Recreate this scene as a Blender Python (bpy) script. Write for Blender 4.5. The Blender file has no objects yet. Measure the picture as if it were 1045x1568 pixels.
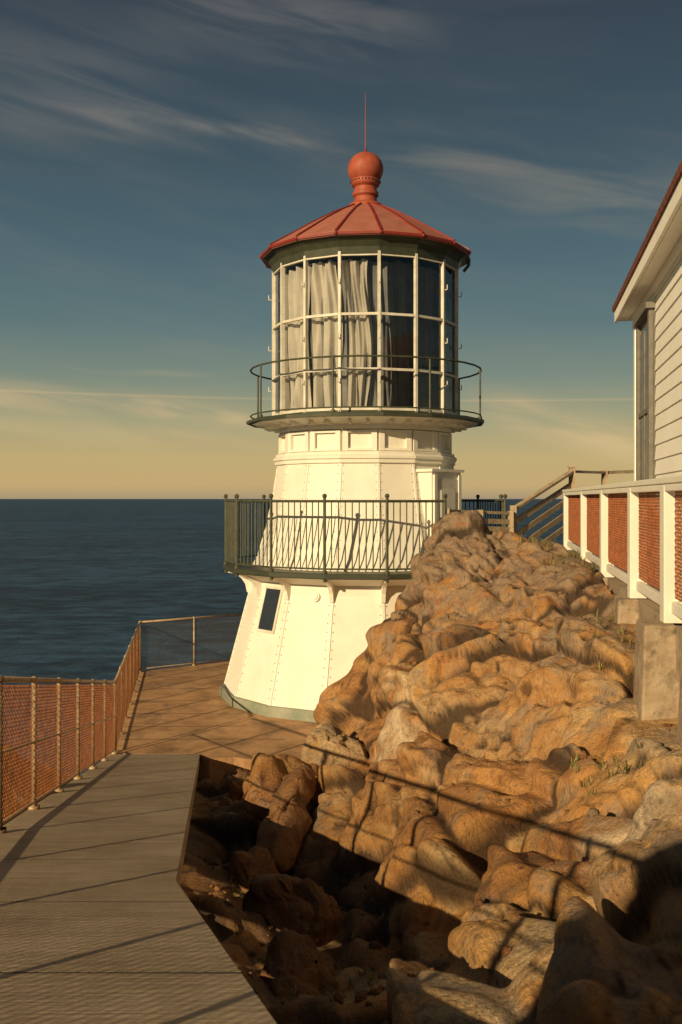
import bpy, math, random
import numpy as np
from mathutils import Vector, Matrix
random.seed(7)
R_=math.radians
scene=bpy.context.scene

# ------------------------------------------------------------------ helpers
class MB:
    def __init__(s): s.v=[];s.f=[];s.m=[]
    def add(s,vs,fs,mi=0):
        o=len(s.v); s.v+= [tuple(v) for v in vs]
        for f in fs: s.f.append([i+o for i in f]); s.m.append(mi)
    def box(s,c,size,rot=None,mi=0):
        c=Vector(c); h=Vector(size)/2
        vs=[]
        for x in(-1,1):
            for y in(-1,1):
                for z in(-1,1):
                    p=Vector((x*h.x,y*h.y,z*h.z))
                    if rot is not None: p=rot@p
                    vs.append(c+p)
        s.add(vs,[(0,1,3,2),(4,6,7,5),(0,4,5,1),(2,3,7,6),(0,2,6,4),(1,5,7,3)],mi)
    def tube(s,p,q,r,n=8,mi=0,r2=None,cap=True):
        p=Vector(p);q=Vector(q);d=(q-p)
        if d.length<1e-6:return
        d.normalize()
        a=d.orthogonal().normalized(); b=d.cross(a)
        if r2 is None:r2=r
        vs=[]
        for k in range(n):
            t=2*math.pi*k/n; o=a*math.cos(t)+b*math.sin(t)
            vs.append(p+o*r); vs.append(q+o*r2)
        fs=[(2*k,2*((k+1)%n),2*((k+1)%n)+1,2*k+1) for k in range(n)]
        if cap:
            fs.append([2*k for k in range(n)][::-1]); fs.append([2*k+1 for k in range(n)])
        s.add(vs,fs,mi)
    def beam(s,p,q,w,h,mi=0,up=Vector((0,0,1))):
        p=Vector(p);q=Vector(q);d=q-p;L=d.length;d.normalize()
        side=d.cross(up)
        if side.length<1e-4: side=Vector((1,0,0))
        side.normalize(); u=side.cross(d).normalized()
        rot=Matrix((side,d,u)).transposed()
        s.box((p+q)/2,(w,L,h),rot,mi)
    def sphere(s,c,r,n=8,m=6,mi=0,sc=(1,1,1)):
        c=Vector(c);vs=[];fs=[]
        for j in range(m+1):
            ph=math.pi*j/m
            for i in range(n):
                t=2*math.pi*i/n
                vs.append(c+Vector((r*sc[0]*math.sin(ph)*math.cos(t),r*sc[1]*math.sin(ph)*math.sin(t),r*sc[2]*math.cos(ph))))
        for j in range(m):
            for i in range(n):
                fs.append((j*n+i,(j+1)*n+i,(j+1)*n+(i+1)%n,j*n+(i+1)%n))
        s.add(vs,fs,mi)
    def obj(s,name,mats,parent=None,smooth=False,bevel=0,recalc=True):
        me=bpy.data.meshes.new(name); me.from_pydata(s.v,[],s.f); me.update()
        for m in (mats if isinstance(mats,(list,tuple)) else [mats]): me.materials.append(m)
        me.polygons.foreach_set('material_index',s.m)
        if smooth: me.polygons.foreach_set('use_smooth',[True]*len(me.polygons))
        o=bpy.data.objects.new(name,me); scene.collection.objects.link(o)
        if parent: o.parent=parent
        if bevel:
            b=o.modifiers.new('bev','BEVEL'); b.width=bevel; b.segments=2; b.limit_method='ANGLE'
        if recalc:
            import bmesh
            bm=bmesh.new(); bm.from_mesh(me); bmesh.ops.recalc_face_normals(bm,faces=bm.faces); bm.to_mesh(me); bm.free()
        return o
def empty(name):
    o=bpy.data.objects.new(name,None); scene.collection.objects.link(o); return o

def nt(m): return m.node_tree.nodes,m.node_tree.links
def mat(name,c1,c2=None,scale=4.0,rough=0.6,bump=0.0,bscale=None,metal=0,spec=0.4,c3=None,stretch=(1,1,1),dirt=None,dirtscale=1.2,dirtlo=.55,dirthi=.75):
    m=bpy.data.materials.new(name); m.use_nodes=True; N,L=nt(m); b=N['Principled BSDF']
    b.inputs['Roughness'].default_value=rough; b.inputs['Metallic'].default_value=metal
    b.inputs['Specular IOR Level'].default_value=spec
    if c2 is None: c2=tuple(x*.82 for x in c1)
    tc=N.new('ShaderNodeTexCoord'); mp=N.new('ShaderNodeMapping'); mp.inputs['Scale'].default_value=stretch
    L.new(tc.outputs['Object'],mp.inputs[0])
    n=N.new('ShaderNodeTexNoise'); n.inputs['Scale'].default_value=scale; n.inputs['Detail'].default_value=5; n.inputs['Roughness'].default_value=.65
    L.new(mp.outputs[0],n.inputs['Vector'])
    r=N.new('ShaderNodeValToRGB'); e=r.color_ramp.elements
    e[0].position=.35;e[0].color=(*c2,1);e[1].position=.65;e[1].color=(*c1,1)
    if c3: x=e.new(.5); x.color=(*c3,1)
    L.new(n.outputs['Fac'],r.inputs[0]); out=r.outputs[0]
    if dirt:
        n3=N.new('ShaderNodeTexNoise'); n3.inputs['Scale'].default_value=dirtscale; n3.inputs['Detail'].default_value=6; n3.inputs['Roughness'].default_value=.75
        L.new(mp.outputs[0],n3.inputs['Vector'])
        r3=N.new('ShaderNodeMapRange'); r3.inputs[1].default_value=dirtlo; r3.inputs[2].default_value=dirthi
        L.new(n3.outputs['Fac'],r3.inputs[0])
        mx=N.new('ShaderNodeMix'); mx.data_type='RGBA'; L.new(r3.outputs[0],mx.inputs[0]); L.new(out,mx.inputs[6]); mx.inputs[7].default_value=(*dirt,1); out=mx.outputs[2]
    L.new(out,b.inputs['Base Color'])
    if bump:
        n2=N.new('ShaderNodeTexNoise'); n2.inputs['Scale'].default_value=bscale or scale*4; n2.inputs['Detail'].default_value=3
        L.new(mp.outputs[0],n2.inputs['Vector'])
        bp=N.new('ShaderNodeBump'); bp.inputs['Strength'].default_value=.6; bp.inputs['Distance'].default_value=bump
        L.new(n2.outputs['Fac'],bp.inputs['Height']); L.new(bp.outputs[0],b.inputs['Normal'])
    return m

M_white=mat('white_paint',(.82,.78,.68),(.75,.70,.58),2.0,.5,.006,5,dirt=(.60,.48,.31),dirtscale=2.0,dirtlo=.60,dirthi=.90)
M_house=mat('house_white_paint',(.90,.87,.79),(.85,.81,.71),1.5,.6,.003,9)
M_trim=mat('trim_paint',(.74,.70,.60),(.56,.51,.40),5,.5,.003,20)
M_green=mat('dark_green_paint',(.035,.045,.028),(.06,.06,.035),6,.45,.002,30)
M_olive=mat('olive_paint',(.085,.09,.05),(.04,.045,.025),9,.5,.002,30)
M_skirt=mat('grey_green_paint',(.20,.23,.17),(.32,.32,.24),3,.7,.004)
M_red=mat('red_roof_paint',(.42,.16,.11),(.35,.12,.08),3,.55,.002,15,spec=.4)
M_ball=mat('red_ball_paint',(.40,.10,.055),(.30,.065,.035),5,.55,.004,10,spec=.3)
M_rib=mat('red_rib_paint',(.26,.028,.018),(.18,.02,.015),5,.5)
M_steel=mat('weathered_pipe',(.52,.40,.25),(.34,.20,.10),14,.5,.002,40,metal=.1)
M_rust=mat('rusty_wire',(.46,.17,.05),(.20,.075,.03),12,.7)
M_rust2=mat('rusty_panel_wire',(.40,.13,.045),(.18,.065,.028),12,.7)
M_gwire=mat('galvanised_wire',(.22,.19,.13),(.15,.12,.09),12,.6)
M_wood=mat('weathered_wood',(.50,.39,.25),(.30,.22,.14),6,.75,.006,20)
M_conc=mat('concrete_footing',(.42,.33,.22),(.27,.19,.12),5,.9,.02,25,dirt=(.11,.08,.05),dirtscale=4,dirtlo=.52,dirthi=.7)
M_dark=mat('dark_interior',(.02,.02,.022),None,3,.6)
M_window=mat('window_pane_dark',(.03,.035,.045),None,3,.15,spec=.6)
M_greyframe=mat('grey_door_paint',(.20,.18,.15),(.13,.12,.10),6,.6)
M_cloth=mat('cream_cloth',(.60,.55,.47),(.48,.44,.38),3,.9,.01,12)
M_cloth2=mat('grey_cloth',(.27,.26,.25),(.18,.18,.18),3,.9,.01,12)
M_shingle=mat('brown_red_shingle',(.24,.07,.035),(.12,.038,.022),8,.8,.01,25)

# glass
M_glass=bpy.data.materials.new('lantern_glass'); M_glass.use_nodes=True; N,L=nt(M_glass)
for n in list(N): N.remove(n)
o=N.new('ShaderNodeOutputMaterial'); mx=N.new('ShaderNodeMixShader'); tr=N.new('ShaderNodeBsdfTransparent'); gl=N.new('ShaderNodeBsdfGlossy')
tr.inputs[0].default_value=(.86,.87,.86,1); gl.inputs['Roughness'].default_value=.04; gl.inputs[0].default_value=(.9,.95,1,1)
fr=N.new('ShaderNodeFresnel'); fr.inputs[0].default_value=1.55
L.new(fr.outputs[0],mx.inputs[0]); L.new(tr.outputs[0],mx.inputs[1]); L.new(gl.outputs[0],mx.inputs[2]); L.new(mx.outputs[0],o.inputs[0])

# ------------------------------------------------------------------ numpy noise
def hsh(ix,iy,iz,seed):
    with np.errstate(over='ignore'):
        h=(ix.astype(np.int64).astype(np.uint32)*np.uint32(374761393)+iy.astype(np.int64).astype(np.uint32)*np.uint32(668265263)+iz.astype(np.int64).astype(np.uint32)*np.uint32(2147483647)+np.uint32((seed*144665+12345)&0xffffffff))
        h=(h^(h>>np.uint32(13)))*np.uint32(1274126177)
        h=(h^(h>>np.uint32(16)))*np.uint32(2246822519)
        h=h^(h>>np.uint32(13))
    return h.astype(np.float64)/4294967295.0
def vnoise(P,seed=0):
    b=np.floor(P);f=P-b;f=f*f*(3-2*f);r=np.zeros(len(P))
    for dx in(0,1):
        for dy in(0,1):
            for dz in(0,1):
                w=(f[:,0] if dx else 1-f[:,0])*(f[:,1] if dy else 1-f[:,1])*(f[:,2] if dz else 1-f[:,2])
                r+=w*hsh(b[:,0]+dx,b[:,1]+dy,b[:,2]+dz,seed)
    return r*2-1
def fbm(P,sc,oct=4,seed=0,g=.5):
    r=0;a=1;t=0;Q=P/sc
    for i in range(oct):
        r=r+a*vnoise(Q,seed+i*17);t+=a;a*=g;Q=Q*2.03+5.1
    return r/t
def voro(P,sc,seed=0):
    Q=P/sc;b=np.floor(Q);n=len(P)
    f1=np.full(n,9.);f2=np.full(n,9.);vec=np.zeros((n,3));cid=np.zeros((n,3))
    for dx in(-1,0,1):
        for dy in(-1,0,1):
            for dz in(-1,0,1):
                cx,cy,cz=b[:,0]+dx,b[:,1]+dy,b[:,2]+dz
                c=np.stack([cx+hsh(cx,cy,cz,seed),cy+hsh(cx,cy,cz,seed+1),cz+hsh(cx,cy,cz,seed+2)],1)
                v=Q-c;d=np.sqrt((v*v).sum(1))
                m=d<f1
                f2=np.where(m,f1,np.minimum(f2,d))
                vec[m]=v[m];cid[m]=np.stack([cx,cy,cz],1)[m];f1=np.where(m,d,f1)
    return f1,f2,vec,cid
def sm(x): x=np.clip(x,0,1); return x*x*(3-2*x)
def blocks(P,sc,seed,tilt=.5,warp=.25,ew=.07,aniso=(1,1,1.25),rnd=.22,keep=.62):
    W=np.stack([fbm(P,sc*1.1,2,seed+50+i) for i in range(3)],1)*sc*warp
    Q=(P+W)*np.array(aniso)
    f1,f2,vec,cid=voro(Q,sc,seed)
    h=hsh(cid[:,0],cid[:,1],cid[:,2],seed+9)-.5
    t=np.stack([hsh(cid[:,0],cid[:,1],cid[:,2],seed+11+i)-.5 for i in range(3)],1)
    d=h+tilt*2*(t*vec).sum(1)
    edge=np.clip((f2-f1)/ew,0,1)
    wide=sm((f2-f1)/rnd)
    d=(d+.35)*(keep+(1-keep)*wide)-.35
    return d,edge,hsh(cid[:,0],cid[:,1],cid[:,2],seed+33)
def blur(a,nx,ny,k):
    g=a.reshape(ny,nx)
    for _ in range(k):
        p=np.pad(g,1,'edge'); g=(p[:-2,1:-1]+2*p[1:-1,1:-1]+p[2:,1:-1])/4
        p=np.pad(g,1,'edge'); g=(p[1:-1,:-2]+2*p[1:-1,1:-1]+p[1:-1,2:])/4
    return g.ravel()
def rockdisp(P,shape=None,soften=4,maskmul=None):
    Rt=np.array(Matrix.Rotation(R_(30),3,'Y')@Matrix.Rotation(R_(-24),3,'X'))
    Pr=P@Rt
    pz=np.clip((P[:,1]-6.0)/3.0,0,1)
    mask=np.clip((fbm(P,1.5,3,77)+.0+.26*pz-.18*(1-pz))*4,0,1)
    if maskmul is not None: mask=mask*maskmul
    d1,e1,t1=blocks(Pr,1.30,3,1.0,.22,.05,(1,.85,1.25),.14,.75)
    d2,e2,t2=blocks(Pr,.55,23,1.0,.22,.06,(1,.8,1.6),.18,.65)
    dp,ep,tp=blocks(Pr,.75,55,.6,.15,.06,(.8,.7,3.4),.15,.7)
    ms=np.clip(fbm(P,2.0,2,93)*3+.55,0,1)*(1-.5*mask)
    coarse=.40*d1+.15*d2+.15*dp*ms-.09*(1-e1)-.035*(1-e2)-.035*(1-ep)*ms
    coarse+=.11*fbm(P,1.1,3,5)
    if shape: coarse=blur(coarse,shape[0],shape[1],soften)
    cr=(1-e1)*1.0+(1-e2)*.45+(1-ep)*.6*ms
    d3,e3,_=blocks(Pr,.20,41,.9,.3,.09,(1,1,1.4),.3,.5)
    fine=.050*d3*(.15+.85*mask)-.008*(1-e3)*mask
    f1,f2,_,cid=voro(P+.05*fbm(P,.12,2,8)[:,None],.080,61)
    hh=hsh(cid[:,0],cid[:,1],cid[:,2],71)
    fine+=mask*(.038*np.sqrt(np.clip(.70-f1,0,1))*(hh-.30)*2.0)
    g1,_,_,cg=voro(P+.06*fbm(P,.15,2,18)[:,None],.17,161); hg=hsh(cg[:,0],cg[:,1],cg[:,2],171)
    pit=mask*(hg>.5)*sm((.44-g1)/.20)
    fine-=.055*pit
    fine+=(.012+.018*mask)*fbm(P,.16,4,15,.62)
    if shape: fine=blur(fine,shape[0],shape[1],1)
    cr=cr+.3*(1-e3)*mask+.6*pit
    return coarse+fine,np.clip(cr,0,1),.45*t1+.25*t2+.30*tp,mask

def grid_mesh(name,P,nx,ny,mats,crack=None,smooth=True,tone=None,mask=None,pale=None,earth_shade=None):
    idx=np.arange(nx*ny).reshape(ny,nx)
    q=np.stack([idx[:-1,:-1],idx[:-1,1:],idx[1:,1:],idx[1:,:-1]],-1).reshape(-1,4)
    me=bpy.data.meshes.new(name)
    me.vertices.add(len(P)); me.vertices.foreach_set('co',P.astype(np.float32).ravel())
    me.loops.add(q.size); me.loops.foreach_set('vertex_index',q.astype(np.int32).ravel())
    me.polygons.add(len(q)); me.polygons.foreach_set('loop_start',np.arange(0,q.size,4,dtype=np.int32)); me.polygons.foreach_set('loop_total',np.full(len(q),4,dtype=np.int32))
    if smooth: me.polygons.foreach_set('use_smooth',np.ones(len(q),dtype=bool))
    me.update(calc_edges=True); me.validate()
    for nm,arr,dv_ in(('crack',crack,0),('tone',tone,.5),('pitted',mask,.4),('pale',pale,0),('earth_shade',earth_shade,0)):
        if arr is None: arr=np.full(len(P),dv_,float)
        a=me.attributes.new(nm,'FLOAT','POINT'); a.data.foreach_set('value',arr.astype(np.float32))
    me.materials.append(mats)
    o=bpy.data.objects.new(name,me); scene.collection.objects.link(o); return o
def gnormals(P,nx,ny):
    G=P.reshape(ny,nx,3); du=np.gradient(G,axis=1); dv=np.gradient(G,axis=0)
    n=np.cross(du,dv); n/=np.linalg.norm(n,axis=2,keepdims=True)+1e-9
    return n.reshape(-1,3)

# rock material
def rock_mat(name,tint=(1,1,1)):
    m=bpy.data.materials.new(name); m.use_nodes=True; N,L=nt(m); b=N['Principled BSDF']
    b.inputs['Roughness'].default_value=.85; b.inputs['Specular IOR Level'].default_value=.25
    tc=N.new('ShaderNodeTexCoord')
    def noise(sc,det=4,ro=.6,dist=0):
        n=N.new('ShaderNodeTexNoise'); n.inputs['Scale'].default_value=sc;n.inputs['Detail'].default_value=det;n.inputs['Roughness'].default_value=ro;n.inputs['Distortion'].default_value=dist
        L.new(tc.outputs['Object'],n.inputs['Vector']); return n.outputs['Fac']
    def ramp(src,stops):
        r=N.new('ShaderNodeValToRGB'); e=r.color_ramp.elements
        while len(e)>1:e.remove(e[-1])
        e[0].position=stops[0][0]; e[0].color=(*[stops[0][1][i]*tint[i] for i in range(3)],1)
        for p,c in stops[1:]:
            x=e.new(p); x.color=(*[c[i]*tint[i] for i in range(3)],1)
        L.new(src,r.inputs[0]); return r.outputs[0]
    def mix(f,a,c,mode='MIX'):
        x=N.new('ShaderNodeMix'); x.data_type='RGBA'; x.blend_type=mode
        for s,i in((f,0),(a,6),(c,7)):
            if hasattr(s,'links') : L.new(s,x.inputs[i])
            elif i==0: x.inputs[0].default_value=s
            else: x.inputs[i].default_value=(*s,1)
        return x.outputs[2]
    def mr(src,a,c,lo=0,hi=1):
        x=N.new('ShaderNodeMapRange'); x.inputs[1].default_value=a;x.inputs[2].default_value=c;x.inputs[3].default_value=lo;x.inputs[4].default_value=hi
        L.new(src,x.inputs[0]); return x.outputs[0]
    def math_(op,a,c):
        x=N.new('ShaderNodeMath'); x.operation=op
        for s,i in((a,0),(c,1)):
            if hasattr(s,'links'): L.new(s,x.inputs[i])
            else: x.inputs[i].default_value=s
        return x.outputs[0]
    def attr(n_):
        at=N.new('ShaderNodeAttribute'); at.attribute_name=n_; return at.outputs['Fac']
    sel=math_('ADD',math_('MULTIPLY',attr('tone'),.38),math_('MULTIPLY',noise(.9,6,.66,.9),.74))
    base=ramp(sel,[(.34,(.14,.065,.035)),(.44,(.32,.145,.055)),(.53,(.50,.235,.070)),(.62,(.58,.32,.11)),(.72,(.60,.43,.23)),(.84,(.42,.32,.22))])
    c2=ramp(noise(6,6,.72),[(.30,(.095,.05,.028)),(.48,(.36,.175,.065)),(.70,(.56,.38,.20))])
    col=mix(mr(attr('pitted'),0,1,.20,.58),base,c2)
    sp=N.new('ShaderNodeSeparateXYZ'); L.new(tc.outputs['Object'],sp.inputs[0])
    hi=mr(sp.outputs[2],1.4,3.0,-.06,.12)
    col=mix(mr(math_('ADD',noise(2.1,6,.70),hi),.50,.62,0,.72),col,(.27,.215,.16))
    col=mix(mr(noise(3.3,6,.7,.5),.58,.68,0,.6),col,(.30,.10,.035))
    col=mix(mr(math_('ADD',attr('pale'),math_('MULTIPLY',noise(3.0,6,.65,.4),.9)),.76,1.05,0,.85),col,(.70,.56,.37))
    col=mix(mr(noise(24,4,.7),.50,.70,0,.60),col,(.085,.05,.03))
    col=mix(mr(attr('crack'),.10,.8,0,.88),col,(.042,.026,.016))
    col=mix(attr('earth_shade'),col,(.085,.055,.034))  # dark earth, with the hollow's shade put into the colour
    L.new(col,b.inputs['Base Color'])
    prev=None
    for src,dist,st in((noise(5,7,.68,.3),.07,.75),(noise(26,4,.7),.026,.95),(noise(80,2,.6),.006,.7)):
        bp=N.new('ShaderNodeBump'); bp.inputs['Strength'].default_value=st; bp.inputs['Distance'].default_value=dist
        L.new(src,bp.inputs['Height'])
        if prev: L.new(prev,bp.inputs['Normal'])
        prev=bp.outputs[0]
    L.new(prev,b.inputs['Normal'])
    return m
M_rock=rock_mat('ochre_rock')
M_rockdark=rock_mat('cliff_rock',(.95,.9,.9))

# ------------------------------------------------------------------ walkway geometry functions
CAMZ=3.85
def lerp_tab(y,tab):
    ys=[t[0] for t in tab]; xs=[t[1] for t in tab]; return float(np.interp(y,ys,xs))
WL=[(-6,1.1),(-4,.5),(0,-.72),(3,-1.62),(7,-2.40),(15,-3.40)]
WR=[(-6,2.5),(-4,1.9),(0,.73),(3,-.18),(5.3,-.88),(15,-2.13)]
def wz(y): return 2.81-.1875*y if y<15 else 0.0

# ------------------------------------------------------------------ main rock outcrop
ctrl=[]
for y in(-1,1,3,5,7,9,11,13,15):
    a=lerp_tab(y,WL);c=lerp_tab(y,WR)
    for t in(.0,.5,.93): ctrl.append((a+(c-a)*t,y,wz(y)-.46))
ctrl+=[(-3.3,13,-.2),(-3,17,-.7),(-1.5,17,-.7),
 (.15,3.6,1.60),(-.35,5,1.24),(-.5,6.4,.86),(-.85,8,.55),(-.9,10,.30),(-1.2,12,.12),(-.8,13.6,-.08),(-1.5,14.4,-.22),(-.7,15,-.35),(-.35,14.6,-.3),
 (-.05,6,.90),(.0,7.5,.74),(-.25,9,.54),(.0,10.5,.68),(-.2,12,.34),(-.10,13.2,.15),
 (.20,13.3,.85),(-.05,14.2,.05),(.48,13.5,1.85),(.83,13.6,2.45),(1.18,14.5,3.05),(1.78,15.3,3.44),(2.5,15.1,3.40),(3.2,14.5,3.12),(3.7,14.5,2.9),
 (.45,12,1.40),(.72,11,1.62),(1.25,11.2,2.20),(2,11,2.55),(2.8,11,2.8),(3.2,11,2.85),(1.45,12.8,2.65),(2.4,12.8,2.9),
 (.6,9,1.35),(1.15,9,1.82),(1.9,9,2.32),(2.5,9,2.45),(2.85,9,2.65),
 (.4,7,1.2),(.95,7,1.62),(1.6,7,1.95),(2.1,7,2.06),(2.3,7.6,2.12),(2.7,7,2.3),
 (.35,5,1.42),(.85,5,1.80),(1.4,5,2.12),(2,5,2.34),(2.8,5,2.5),
 (.5,3.5,1.9),(1,3.5,2.15),(1.6,3.5,2.5),(2.6,3.5,2.7),
 (.9,2,2.1),(1.6,2,2.5),(2.6,2,2.7),(1.3,0,2.4),(2.5,0,2.7),
 (1.5,17,2.2),(2.5,17,2.7),(3.5,17,2.75),(4.5,17,2.75),(.7,15.7,-.1),(0,16,-.5),(.5,17,-.5),(1.15,15.6,1.6),
 (4.3,12,2.75),(4.3,15,2.75),(5.3,12,2.7),(5.3,18,2.75),(4,20,2.5),(3.0,19,2.4),(4.6,5,2.65),(4.6,9,2.7),(5,21,2.7)]
C=np.array(ctrl,float)
Kd=np.linalg.norm(C[:,None,:2]-C[None,:,:2],axis=2)
A=np.zeros((len(C)+3,len(C)+3)); A[:len(C),:len(C)]=Kd-np.eye(len(C))*.03
A[:len(C),-3]=1;A[:len(C),-2:]=C[:,:2];A[-3,:len(C)]=1;A[-2:,:len(C)]=C[:,:2].T
wt=np.linalg.solve(A,np.concatenate([C[:,2],[0,0,0]]))
def Hrbf(X,Y):
    z=wt[-3]+wt[-2]*X+wt[-1]*Y
    for i in range(len(C)): z=z+wt[i]*np.sqrt((X-C[i,0])**2+(Y-C[i,1])**2)
    return z
xs=np.arange(-3.6,5.3,.018); ys=[.5]
while ys[-1]<21: ys.append(ys[-1]+.013+.0011*max(0,ys[-1]))
ys=np.array(ys)
X,Y=np.meshgrid(xs,ys); nx,ny=len(xs),len(ys)
Z=Hrbf(X,Y)
P=np.stack([X.ravel(),Y.ravel(),Z.ravel()],1)
nrm=gnormals(P,nx,ny)
xr=np.interp(P[:,1],[t[0] for t in WR],[t[1] for t in WR])
# hollow between path and outcrop
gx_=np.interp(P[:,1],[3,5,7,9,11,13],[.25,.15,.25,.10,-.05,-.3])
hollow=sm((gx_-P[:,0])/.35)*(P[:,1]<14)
d,cr,tone,mask=rockdisp(P,(nx,ny),4,1-.8*hollow)
f=np.clip((P[:,0]-xr+.02)/.35,0,1); f=np.where(P[:,1]<15,f,1)
t2=np.clip((P[:,1]-14.1)/.5,0,1)*np.clip((.2-P[:,0])/.3,0,1)
f=f*(1-t2*.9)
xf=1.38+.153*P[:,1]
f=f*(1-.75*np.clip((P[:,0]-xf+.45)/.4,0,1))
f=.12+.88*f
nrm[:,:]=np.stack([blur(nrm[:,i].copy(),nx,ny,12) for i in range(3)],1); nrm/=np.linalg.norm(nrm,axis=1,keepdims=True)
P2=P+nrm*(d*f)[:,None]
over=(P2[:,0]>1.30+.153*P2[:,1])
P2[:,2]=np.where(over,np.minimum(P2[:,2],2.78),P2[:,2])
wl=(P2[:,0]<xr+.03)&(P2[:,1]<15)
P2[:,2]=np.where(wl,np.minimum(P2[:,2],2.81-.1875*P2[:,1]-.2),P2[:,2])
tr_=(P2[:,1]>14.9)&(P2[:,0]<.15)
P2[:,2]=np.where(tr_,np.minimum(P2[:,2],-.12),P2[:,2])
pale=np.zeros(len(P))
for gx,gy,sx_,sy_,am in((.55,10.6,.55,1.3,.55),(1.45,5.3,.6,1.0,.50),(.9,4.2,.4,.8,.35),(1.5,9.5,.5,1.0,.22),(2.0,13.0,.8,1.2,.25)):
    pale=np.maximum(pale,am*np.exp(-((P[:,0]-gx)/sx_)**2-((P[:,1]-gy)/sy_)**2))
earth_shade=hollow*np.clip(.62+.5*fbm(P,.5,4,201)-np.clip(d-.02,0,1)*3,0,.85)  # earth plus painted shadow, darkens the hollow beside the path
grid_mesh('rock_outcrop',P2,nx,ny,M_rock,cr,tone=tone,mask=mask,pale=pale,earth_shade=earth_shade)

def boulder(c,size,rot,seed,name='boulder',m=None,amp=1.0,res=56,sq=.7,earth_shade=0):
    u=np.linspace(0,2*np.pi,res*2+1); v=np.linspace(.001,np.pi-.001,res)
    U,V=np.meshgrid(u,v)
    D=np.stack([np.cos(U)*np.sin(V),np.sin(U)*np.sin(V),np.cos(V)],-1).reshape(-1,3)
    D=np.sign(D)*np.abs(D)**sq
    Pb=D*np.array(size)
    Rm=np.array(Matrix.Rotation(rot[2],3,'Z')@Matrix.Rotation(rot[1],3,'Y')@Matrix.Rotation(rot[0],3,'X'))
    Pb=Pb@Rm.T
    Q=Pb+np.array([seed*7.3,seed*3.1,seed])
    d1,e1,t1=blocks(Q,max(size)*1.0,seed,1.0); d2,e2,_=blocks(Q,max(size)*.4,seed+5,.7)
    dd=max(size)*(.24*d1+.08*d2-.02*(1-e2))+.03*fbm(Q,.15,4,3)
    n=D/np.linalg.norm(D,axis=1,keepdims=True)
    Pb=Pb+(n@Rm.T)*(dd*amp)[:,None]+np.array(c)
    P3=Pb.reshape(res,res*2+1,3); P3[:,-1]=P3[:,0]
    return grid_mesh(name,P3.reshape(-1,3),res*2+1,res,m or M_rock,np.zeros(len(Pb)),tone=np.full(len(Pb),(seed*.37)%1),earth_shade=np.full(len(Pb),earth_shade))
boulder((-.55,10.6,.68),(.50,.42,.26),(.5,.35,.3),4,sq=.55)
boulder((-.50,9.5,.78),(.16,.72,.15),(.42,-.65,-.42),6,sq=.42,amp=.5,earth_shade=.15)
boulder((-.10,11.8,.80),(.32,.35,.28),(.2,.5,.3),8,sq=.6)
boulder((-1.1,12.9,.10),(.35,.25,.16),(.2,.1,.3),9,sq=.6,earth_shade=.2)
boulder((-.35,7.4,.78),(.28,.35,.2),(.2,.3,.9),11,sq=.55,earth_shade=.4)
boulder((-.9,11.3,.30),(.22,.2,.15),(.2,.3,.2),13,sq=.6,earth_shade=.2)
boulder((-.75,8.6,.55),(.20,.26,.17),(.6,.2,.7),17,sq=.5,earth_shade=.4)
boulder((-.25,5.9,.95),(.22,.30,.16),(.3,.5,.2),19,sq=.5,earth_shade=.4)
boulder((-1.92,-.65,3.35),(.50,.50,1.10),(.1,.1,.3),14,m=M_rockdark)   # unseen, added left of the fence to cast the lower-right shadow

# ------------------------------------------------------------------ cliff around the outer side
path=[(1.6,-9),(.95,-5.6),(-.85,0),(-1.75,3),(-2.53,7),(-3.53,15),(-4.62,22.2),(-2.4,23.95),(2,25.2),(8,25.0),(15,20),(22,10)]
pts=[];seg=.09
for a,b2 in zip(path[:-1],path[1:]):
    a=np.array(a,float);b2=np.array(b2,float);L_=np.linalg.norm(b2-a);st=seg if a[1]<23.9 and a[0]<1 else .35
    k=max(1,int(L_/st))
    for i in range(k): pts.append(a+(b2-a)*i/k)
pts=np.array(pts)
tg=np.gradient(pts,axis=0); kern=np.ones(25)/25
tg=np.stack([np.convolve(np.pad(tg[:,i],12,'edge'),kern,'valid') for i in(0,1)],1)
tg/=np.linalg.norm(tg,axis=1,keepdims=True)
nr=np.stack([-tg[:,1],tg[:,0]],1)
ss=np.concatenate([np.linspace(-.3,3,56),np.geomspace(3.2,75,34)])
S,T=np.meshgrid(ss,np.arange(len(pts)))
PX=pts[T,0]+nr[T,0]*S; PY=pts[T,1]+nr[T,1]*S
z0=np.where(pts[:,1]<15,2.81-.1875*pts[:,1],0.0); z0=np.maximum(z0,0)
led=np.clip((14.5-pts[:,1])/1.5,0,1)[T]
zl=np.where(S<0,-.3,np.interp(S.ravel(),[0,.3,.9,1.5,2.6,4,10,30,75],[-.28,-.12,.20,-.05,-1.6,-5,-22,-60,-100]).reshape(S.shape))
zt=np.interp(S.ravel(),[-.3,.05,.4,1.2,3,10,30,75],[-.3,-.45,-1.3,-3.2,-7.5,-24,-62,-100]).reshape(S.shape)
PZ=z0[T]+zl*led+zt*(1-led)
PZ=PZ-np.clip((6.5-pts[:,1])/2,0,1)[T]*.25*(S>0)
Pc=np.stack([PX.ravel(),PY.ravel(),PZ.ravel()],1)
nn=gnormals(Pc,len(ss),len(pts)); 
if nn[:,2].mean()<0: nn=-nn
d,cr,tone,mask=rockdisp(Pc,(len(ss),len(pts)),1)
fa=np.clip((S.ravel()-.0)/.8,0.02,1)*.75; fb=1+np.clip(S.ravel()-3,0,12)*.35
big=blocks(Pc,6.0,99,.7)[0]*np.clip((S.ravel()-3)/8,0,1)*2.5
Pc=Pc+nn*((d*fa*fb+big))[:,None]
grid_mesh('sea_cliff',Pc,len(ss),len(pts),M_rockdark,cr,tone=tone,mask=mask)

mb=MB(); mb.box((11,9,-20),(12,34,45)); mb.obj('headland_ground',M_rockdark)

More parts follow.
